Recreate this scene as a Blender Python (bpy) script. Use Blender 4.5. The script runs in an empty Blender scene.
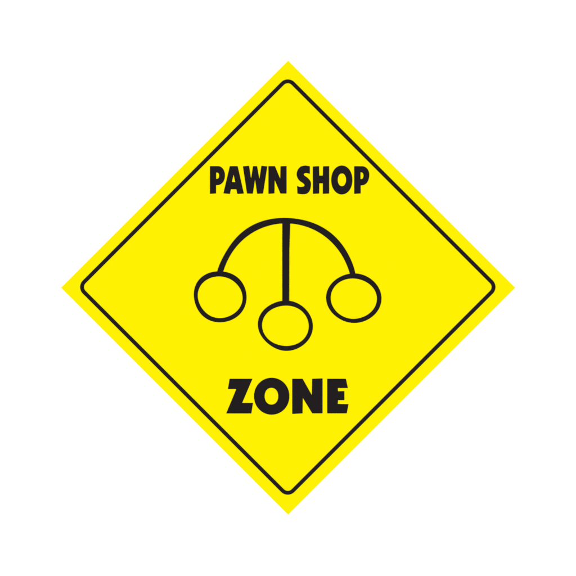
import bpy, math
import numpy as np

# Studio close-up of a diamond warning sign. One millimetre of sign per pixel of the photograph:
# world x = (px-288)/1000, world z = (288-py)/1000; y grows away from the camera.
sc = bpy.context.scene
COL = sc.collection

# ------------------------------------------------------------------ materials
def material(name, rgb, rough, spec, bump=0.0, scale=900.0, tint=0.0):
    m = bpy.data.materials.new(name); m.use_nodes = True
    nt = m.node_tree; b = nt.nodes['Principled BSDF']
    b.inputs['Roughness'].default_value = rough
    b.inputs['Specular IOR Level'].default_value = spec
    tc = nt.nodes.new('ShaderNodeTexCoord')
    nz = nt.nodes.new('ShaderNodeTexNoise'); nz.inputs['Scale'].default_value = scale
    nz.inputs['Detail'].default_value = 3
    nt.links.new(tc.outputs['Object'], nz.inputs['Vector'])
    mx = nt.nodes.new('ShaderNodeMix'); mx.data_type = 'RGBA'
    mx.inputs['A'].default_value = (*[c*(1-tint) for c in rgb], 1)
    mx.inputs['B'].default_value = (*[c*(1+tint) for c in rgb], 1)
    nt.links.new(nz.outputs['Fac'], mx.inputs['Factor'])
    nt.links.new(mx.outputs['Result'], b.inputs['Base Color'])
    if bump:
        bp = nt.nodes.new('ShaderNodeBump'); bp.inputs['Strength'].default_value = bump
        bp.inputs['Distance'].default_value = 0.0001
        nt.links.new(nz.outputs['Fac'], bp.inputs['Height'])
        nt.links.new(bp.outputs['Normal'], b.inputs['Normal'])
    return m

YELLOW = material('yellow_plastic', (0.658, 0.567, 0.0), 0.28, 0.06, 0.04, 700, 0.012)
INK    = material('black_ink', (0.0101, 0.0082, 0.0086), 0.30, 0.06, 0.03, 700, 0.10)
WHITE  = material('white_paper', (0.90, 0.90, 0.90), 0.9, 0.1, 0.0, 3.0, 0.0)

# ------------------------------------------------------------------ outlines
def smooth(pts, closed=False, n=6):
    """Catmull-Rom through pts."""
    out = []; N = len(pts)
    rng = range(N) if closed else range(N-1)
    for i in rng:
        if closed:
            p0, p1, p2, p3 = (pts[(i+k-1) % N] for k in range(4))
        else:
            p0 = pts[max(i-1, 0)]; p1 = pts[i]; p2 = pts[i+1]; p3 = pts[min(i+2, N-1)]
        for s in range(n):
            t = s/n
            out.append(tuple(0.5*(2*b + (c-a)*t + (2*a-5*b+4*c-d)*t*t + (3*b-a-3*c+d)*t**3)
                             for a, b, c, d in zip(p0, p1, p2, p3)))
    if not closed: out.append(pts[-1])
    return out

def cubic(p0, p1, p2, p3, n=10):
    return [tuple(a*(1-t)**3+3*b*t*(1-t)**2+3*c*t*t*(1-t)+d*t**3 for a, b, c, d in zip(p0, p1, p2, p3))
            for t in [i/n for i in range(n+1)]]

def chamfer(pts, r=0.28, n=3):
    """rounds every sharp corner of a polygon by r"""
    out = []; N = len(pts)
    for i in range(N):
        a, b, c = pts[i-1], pts[i], pts[(i+1) % N]
        da = math.dist(a, b); dc = math.dist(b, c)
        v1 = ((a[0]-b[0])/da, (a[1]-b[1])/da); v2 = ((c[0]-b[0])/dc, (c[1]-b[1])/dc)
        if v1[0]*v2[0]+v1[1]*v2[1] < -0.9:
            out.append(b); continue
        q = min(r, da*0.4, dc*0.4)
        s = (b[0]+v1[0]*q, b[1]+v1[1]*q); e = (b[0]+v2[0]*q, b[1]+v2[1]*q)
        for k in range(n+1):
            t = k/n
            out.append(tuple(x*(1-t)**2+2*y*t*(1-t)+z*t*t for x, y, z in zip(s, b, e)))
    return out

def oval(cx, cy, rx, ry, p=2.0, n=72):
    o = []
    for i in range(n):
        a = 2*math.pi*i/n; c, s = math.cos(a), math.sin(a)
        o.append((cx+rx*math.copysign(abs(c)**(2/p), c), cy+ry*math.copysign(abs(s)**(2/p), s)))
    return o

def rounded_diamond(cx, cy, a, r, n=14):
    """square on its corner, half-diagonal a, corners rounded with radius r"""
    o = []; d = a - r*math.sqrt(2)
    for k in range(4):
        base = math.radians(90*k); ox, oy = cx+d*math.cos(base), cy+d*math.sin(base)
        for i in range(n+1):
            t = base - math.pi/4 + math.pi/2*i/n
            o.append((ox+r*math.cos(t), oy+r*math.sin(t)))
    return o

def sheet(name, loops, y_front, thick, mat, parent, bevel=0.0):
    """closed slab whose outline (with holes) is given in millimetres; front face at y_front"""
    cu = bpy.data.curves.new(name, 'CURVE'); cu.dimensions = '2D'; cu.fill_mode = 'BOTH'
    cu.extrude = thick/2 - bevel
    cu.bevel_depth = bevel; cu.bevel_resolution = 2; cu.offset = -bevel
    for lp in loops:
        s = cu.splines.new('POLY'); s.points.add(len(lp)-1); s.use_cyclic_u = True
        for p, (x, y) in zip(s.points, lp): p.co = ((x-288)/1000, (288-y)/1000, 0, 1)
    tmp = bpy.data.objects.new(name, cu); COL.objects.link(tmp)
    bpy.context.view_layer.update()
    me = bpy.data.meshes.new_from_object(tmp.evaluated_get(bpy.context.evaluated_depsgraph_get()))
    bpy.data.objects.remove(tmp); bpy.data.curves.remove(cu)
    for v in me.vertices:                       # curve plane (x, y, depth z) -> upright (x, -depth, z)
        x, y, z = v.co; v.co = (x, -z + y_front + thick/2, y)
    me.name = name; me.materials.clear(); me.materials.append(mat)
    for p in me.polygons: p.use_smooth = False
    o = bpy.data.objects.new(name, me); COL.objects.link(o); o.parent = parent
    return o

# ------------------------------------------------------------------ the sign
sign = bpy.data.objects.new('diamond_sign', None); COL.objects.link(sign)
sign.empty_display_size = 0.05
sign['label'] = 'bright yellow diamond sign reading PAWN SHOP ZONE with three hanging balls, on plain white'
sign['category'] = 'sign'

panel = sheet('panel', [[(288.1, 60.6), (515.3, 287.7), (288.1, 514.8), (60.9, 287.7)]], 0.0, 0.003, YELLOW, sign, bevel=0.0003)

INKT = 0.0004
def ink(name, loops, parent=sign, lift=0.0, label=None):
    o = sheet(name, loops, -INKT-lift, INKT+lift-0.00005, INK, parent)
    if label: o['label'] = label
    return o

ink('border_line', [rounded_diamond(287.8, 287.05, 211.45, 9.3), rounded_diamond(287.8, 287.05, 206.1, 5.4)],
    label='thin black border line with rounded corners')

# --- emblem
LEFT_O = [(194.0,295.8),(194.7,288.6),(196.7,283),(200.6,278),(206.1,274.1),(212.2,272.2),(218.5,271.5),(224.1,271.7),(229.1,272.7),(234.7,275.5),(239.7,279.7),(243.6,285.2),(245.8,290.8),(246.4,297.2),(245.7,303.2),(243.6,309.3),(240.2,313.8),(235.8,317.4),(230.8,320.2),(225.2,321.8),(219.3,322.3),(213.3,321.6),(207.8,319.3),(202.8,315.7),(198.3,310.4),(195.6,304.9)]
LEFT_I = [(197.8,295.4),(198.4,290.8),(200.3,286.1),(203.3,282.2),(207.8,278.9),(213.3,277.2),(218.9,276.6),(223.6,276.8),(228,277.9),(232.4,280.3),(236.3,283.8),(239.7,288),(241.9,292.4),(242.7,297.6),(242.1,302.7),(239.9,307.4),(236.3,311.6),(231.3,315.2),(226.3,317.2),(219.8,318.2),(212.8,317),(207.8,314.1),(203.3,309.9),(199.8,304.9),(198.1,300)]
MID_O = [(258,325),(258.7,319.2),(260.7,314.2),(264.6,309.2),(269.6,305.1),(275.1,302.6),(281.6,301.2),(288.5,300.9),(294.6,301.8),(299.6,304.2),(304.6,308.4),(308.4,313.1),(311.2,318.1),(312.7,323.1),(312.9,327.8),(312.3,331.5),(310.6,335.9),(307.3,340.8),(302.9,345.2),(297.3,348.6),(291.8,350.3),(285.5,350.8),(278.4,349.5),(272.9,346.9),(267.3,342.7),(262.3,337.5),(259.3,332)]
MID_I = [(262.1,326),(262.7,320.9),(264.8,315.9),(268.4,311.7),(273.4,308.4),(279,306.5),(285.5,305.7),(292.0,306.2),(296.8,307.8),(301.2,310.6),(304.6,314.2),(307.3,318.7),(308.5,322.6),(308.8,327.0),(308.1,331.5),(306.1,336.1),(302.9,339.9),(298.4,343),(293.4,345),(286,346.1),(278.4,344.9),(273.4,342.7),(268.4,339.1),(264.6,334.9),(262.5,330.2)]
RIGHT_O = [(326.2,297.8),(327,291.9),(328.9,286.9),(332.6,282.4),(337.6,278.6),(343.1,275.7),(349.5,273.6),(355.3,273.2),(360.9,274.4),(366.4,276.6),(372,279.9),(376.4,284.1),(379.2,288.6),(380.8,293.6),(381.2,298.6),(380.6,304.2),(378.6,309.3),(375.3,313.8),(370.9,317.7),(365.3,320.7),(359.2,322.4),(353,322.8),(346.4,321.8),(340.3,319.3),(334.8,315.4),(330.3,310.2),(327.2,304.0)]
RIGHT_I = [(330.9,296.9),(331.6,291.9),(333.7,287.4),(337.6,283.6),(342,280.8),(347,279.1),(353,278.4),(360.3,279.5),(364.8,281.3),(369.2,284.1),(373.1,287.7),(375.6,291.9),(376.9,296.8),(376.9,300.5),(376.2,304),(374.6,307.4),(371.4,311.6),(367,315),(362,317.4),(355,318.9),(346.4,317.8),(341.4,315.4),(336.4,311.6),(332.8,306.8),(331,301.6)]
def fair_loop(pts, harm=4, n=120):
    """low-order harmonic fit of radius against angle: keeps the hand-drawn lopsidedness, drops wobble"""
    P = np.array(pts); c = (P.min(0)+P.max(0))/2
    d = P-c; th = np.arctan2(d[:, 1], d[:, 0]); r = np.hypot(d[:, 0], d[:, 1])
    basis = lambda t: np.stack([np.ones_like(t)]+[f(k*t) for k in range(1, harm+1) for f in (np.cos, np.sin)], 1)
    co = np.linalg.lstsq(basis(th), r, rcond=None)[0]
    t = np.linspace(0, 2*np.pi, n, endpoint=False); rr = basis(t)@co
    return [(float(c[0]+q*math.cos(a)), float(c[1]+q*math.sin(a))) for a, q in zip(t, rr)]
def fair_arc(pts, deg=6, n=70):
    P = np.array(pts); c = np.array((286.5, 292.0)); d = P-c
    th = np.arctan2(-d[:, 1], d[:, 0]); r = np.hypot(d[:, 0], d[:, 1])
    u = lambda t: t-np.pi/2
    co = np.polyfit(u(th), r, deg); t = np.linspace(th[0], th[-1], n)
    return [(float(c[0]+q*math.cos(a)), float(c[1]-q*math.sin(a))) for a, q in zip(t, np.polyval(co, u(t)))]
def ring(o, i): return [fair_loop(o), fair_loop(i)]

arch_out = [(216.6,274.2),(217.4,271.6),(220,263.9),(223.1,257),(227.3,249.4),(232.8,241.7),(238.2,236.2),(244,231.2),(250.3,226.5),(257.2,222.6),(264.8,220.0),(273.2,218.8),(280,218.4),(286,218.3),(290.5,218.3),(296.3,218.8),(304.7,220.0),(312.3,222.5),(319.9,226.0),(327.4,230.5),(334.0,235.9),(339.4,241.3),(344.3,247.8),(348.5,254.8),(351.9,262.4),(354.4,269.8),(355.5,275.2)]
arch_in = [(350.4,275.4),(347.8,267.3),(345,260.3),(340.9,253.7),(336,247.4),(330.4,241.2),(324.5,236.0),(319.9,232.8),(312.3,228.7),(304,225.9),(296.3,224.4),(286,223.6),(274.6,224.5),(266.9,226),(259.3,228.8),(251.8,233.0),(244.6,238.4),(238.4,244.6),(232.8,251.4),(228.7,258),(225.2,265.3),(222.5,274.2)]
arch = ink('arch', [fair_arc(arch_out, 8) + fair_arc(arch_in)], lift=0.0001, label='black curved arm joining the two outer balls')
ink('stem', [[(282.4,220.5),(290.2,220.5),(290.0,226),(289.3,250),(289.1,303.2),(282.4,303.2)]], lift=0.0002,
    label='straight black stem holding the middle ball')
ink('ball', ring(LEFT_O, LEFT_I), label='left ball outline at the end of the arm')
ink('ball', ring(MID_O, MID_I), label='middle ball outline, hanging lowest below the stem')
ink('ball', ring(RIGHT_O, RIGHT_I), label='right ball outline, widest of the three')

# --- lettering: one part per letter
def bowl_p(x0, top, x1, sx, bowl_top, bx, by, bbot, cx0, ctop, cx1, cbot, bot_l, bot_r):
    """letter P: outer outline and its counter"""
    out = [(x0, top)] + cubic((bowl_top, top), (bowl_top+(bx-bowl_top)*0.62, top), (bx, by-(by-top)*0.52), (bx, by), 12) \
        + cubic((bx, by), (bx, by+(bbot-by)*0.62), (bx-(bx-sx)*0.38, bbot), (sx+1.2, bbot), 12)[1:] + [(sx, bbot), (sx, bot_r), (x0, bot_l)]
    cm = (ctop+cbot)/2; w = cx1-cx0
    hole = [(cx0, ctop)] + cubic((cx0+w*.25, ctop), (cx0+w*.8, ctop+.1), (cx1, cm-(cm-ctop)*.5), (cx1, cm), 8) \
        + cubic((cx1, cm), (cx1, cm+(cbot-cm)*.5), (cx0+w*.8, cbot-.1), (cx0+w*.25, cbot), 8)[1:] + [(cx0, cbot)]
    return [out, hole]

L = []
L.append(('P', 'PAWN', bowl_p(210.0, 166.2, 0, 216.0, 218.0, 224.9, 175.4, 185.1, 216.1, 172.5, 219.3, 178.9, 193.8, 193.4)))
L.append(('A', 'PAWN', [chamfer([(229.9,166.2),(237.6,166.2),(243.8,193.5),(237.5,193.9),(236.4,189.2),(230.8,189.2),(229.9,193.9),(223.5,193.3)]),
                        chamfer([(233.6,174.2),(235.4,182.2),(231.8,182.2)], .5)]))
L.append(('W', 'PAWN', [chamfer([(243.0,166.4),(249.0,165.8),(251.1,179.4),(253.1,166.2),(257.0,166.2),(259.4,179.6),(261.5,165.8),(267.2,166.5),(263.0,193.5),(257.2,193.7),(255.05,178.7),(252.8,193.6),(247.1,193.5)])]))
L.append(('N', 'PAWN', [chamfer([(268.5,166.2),(274.9,166.2),(280.3,179.2),(280.6,166.3),(286.5,166.1),(286.5,193.5),(280.5,193.5),(274.6,179.6),(274.4,193.3),(268.5,193.8)])]))
s_pts = smooth([(309.8,166.4),(307.5,165.9),(304.4,165.7),(300.4,166.9),(297.6,170.4),(296.8,175.3),(299.0,180.1),(303.2,183.3),(304.6,185.2),(303.5,186.6),(300.4,187.0),(297.2,186.1)])
s_pt2 = smooth([(297.5,193.5),(301.8,194.2),(306.7,193.6),(309.7,190.4),(310.9,184.8),(310.3,181.2),(307.4,177.7),(304.4,175.6),(303.8,174.2),(304.9,173.2),(307.2,173.1),(309.8,173.8)])
L.append(('S', 'SHOP', [s_pts + s_pt2]))
L.append(('H', 'SHOP', [chamfer([(312.9,166.6),(319.0,166.2),(319.2,175.7),(322.9,175.7),(323.1,166.4),(329.1,166.2),(329.1,193.5),(322.9,193.8),(322.9,183.3),(319.2,183.3),(319.1,193.5),(313.0,193.8)])]))
L.append(('O', 'SHOP', [oval(341.8,180.0,10.5,14.4,2.08), oval(341.9,179.8,4.25,6.4,2.1)]))
L.append(('P', 'SHOP', bowl_p(354.3, 166.3, 0, 360.6, 362.0, 369.2, 174.6, 185.3, 360.4, 172.3, 363.6, 179.1, 193.8, 193.4)))
L.append(('Z', 'ZONE', [chamfer([(229.7,378.8),(252.4,378.8),(242.1,402.9),(252.9,402.9),(251.3,413.4),(226.3,413.4),(236.4,389.0),(228.0,389.0)])]))
L.append(('O', 'ZONE', [oval(271.7,396.2,17.6,18.4,2.04), oval(271.45,396.2,6.9,8.45,2.1)]))
L.append(('N', 'ZONE', [chamfer([(292.3,378.8),(302.6,378.8),(311.9,395.4),(312.2,378.8),(322.5,378.4),(322.5,413.3),(312.3,413.3),(302.7,397.6),(302.5,413.3),(292.3,413.9)])]))
L.append(('E', 'ZONE', [chamfer([(327.3,378.8),(345.8,378.8),(347.8,388.0),(337.7,388.0),(338.0,391.3),(344.3,391.1),(344.3,400.1),(338.0,400.1),(337.7,404.0),(348.4,404.2),(346.7,413.3),(327.3,413.3)])]))
for ch, word, loops in L:
    ink('letter', loops, label='black letter %s of the word %s' % (ch, word))

# ------------------------------------------------------------------ white surroundings
bd = bpy.data.meshes.new('backdrop')
Y, T, W = 1.0, 0.01, 6.0
vs = [(x, y, z) for y in (Y, Y+T) for x, z in ((-W, -W), (W, -W), (W, W), (-W, W))]
bd.from_pydata(vs, [], [(0,1,2,3),(7,6,5,4),(0,4,5,1),(1,5,6,2),(2,6,7,3),(3,7,4,0)])
bd.materials.append(WHITE)
b = bpy.data.objects.new('backdrop', bd); COL.objects.link(b)
b['kind'] = 'structure'; b['label'] = 'plain white studio backdrop behind the sign'

# ------------------------------------------------------------------ lamps: four large softboxes
from mathutils import Vector
def softbox(x, y, z, size, power):
    l = bpy.data.lights.new('softbox', 'AREA'); l.shape = 'SQUARE'; l.size = size; l.energy = power
    o = bpy.data.objects.new('softbox', l); COL.objects.link(o); o.location = (x, y, z)
    o.rotation_euler = (Vector((0, 0.3, 0)) - o.location).to_track_quat('-Z', 'Y').to_euler()
for sx in (-1, 1):
    for sz in (-1, 1):
        softbox(4.6*sx, -5.6, 3.4*sz, 1.6, 352)

w = bpy.data.worlds.new('World'); sc.world = w; w.use_nodes = True
w.node_tree.nodes['Background'].inputs['Color'].default_value = (1, 1, 1, 1)
w.node_tree.nodes['Background'].inputs['Strength'].default_value = 0.02

# ------------------------------------------------------------------ camera
cd = bpy.data.cameras.new('camera'); cd.sensor_width = 36; D = 3.0
cd.lens = 36*D/0.576; cd.clip_start = 0.05; cd.clip_end = 100
c = bpy.data.objects.new('camera', cd); COL.objects.link(c)
c.location = (0, -D, 0); c.rotation_euler = (math.radians(90), 0, 0)
sc.camera = c
sc.render.resolution_x = sc.render.resolution_y = 1024
sc.view_settings.view_transform = 'Standard'; sc.view_settings.look = 'None'
sc.view_settings.exposure = 0; sc.view_settings.gamma = 1
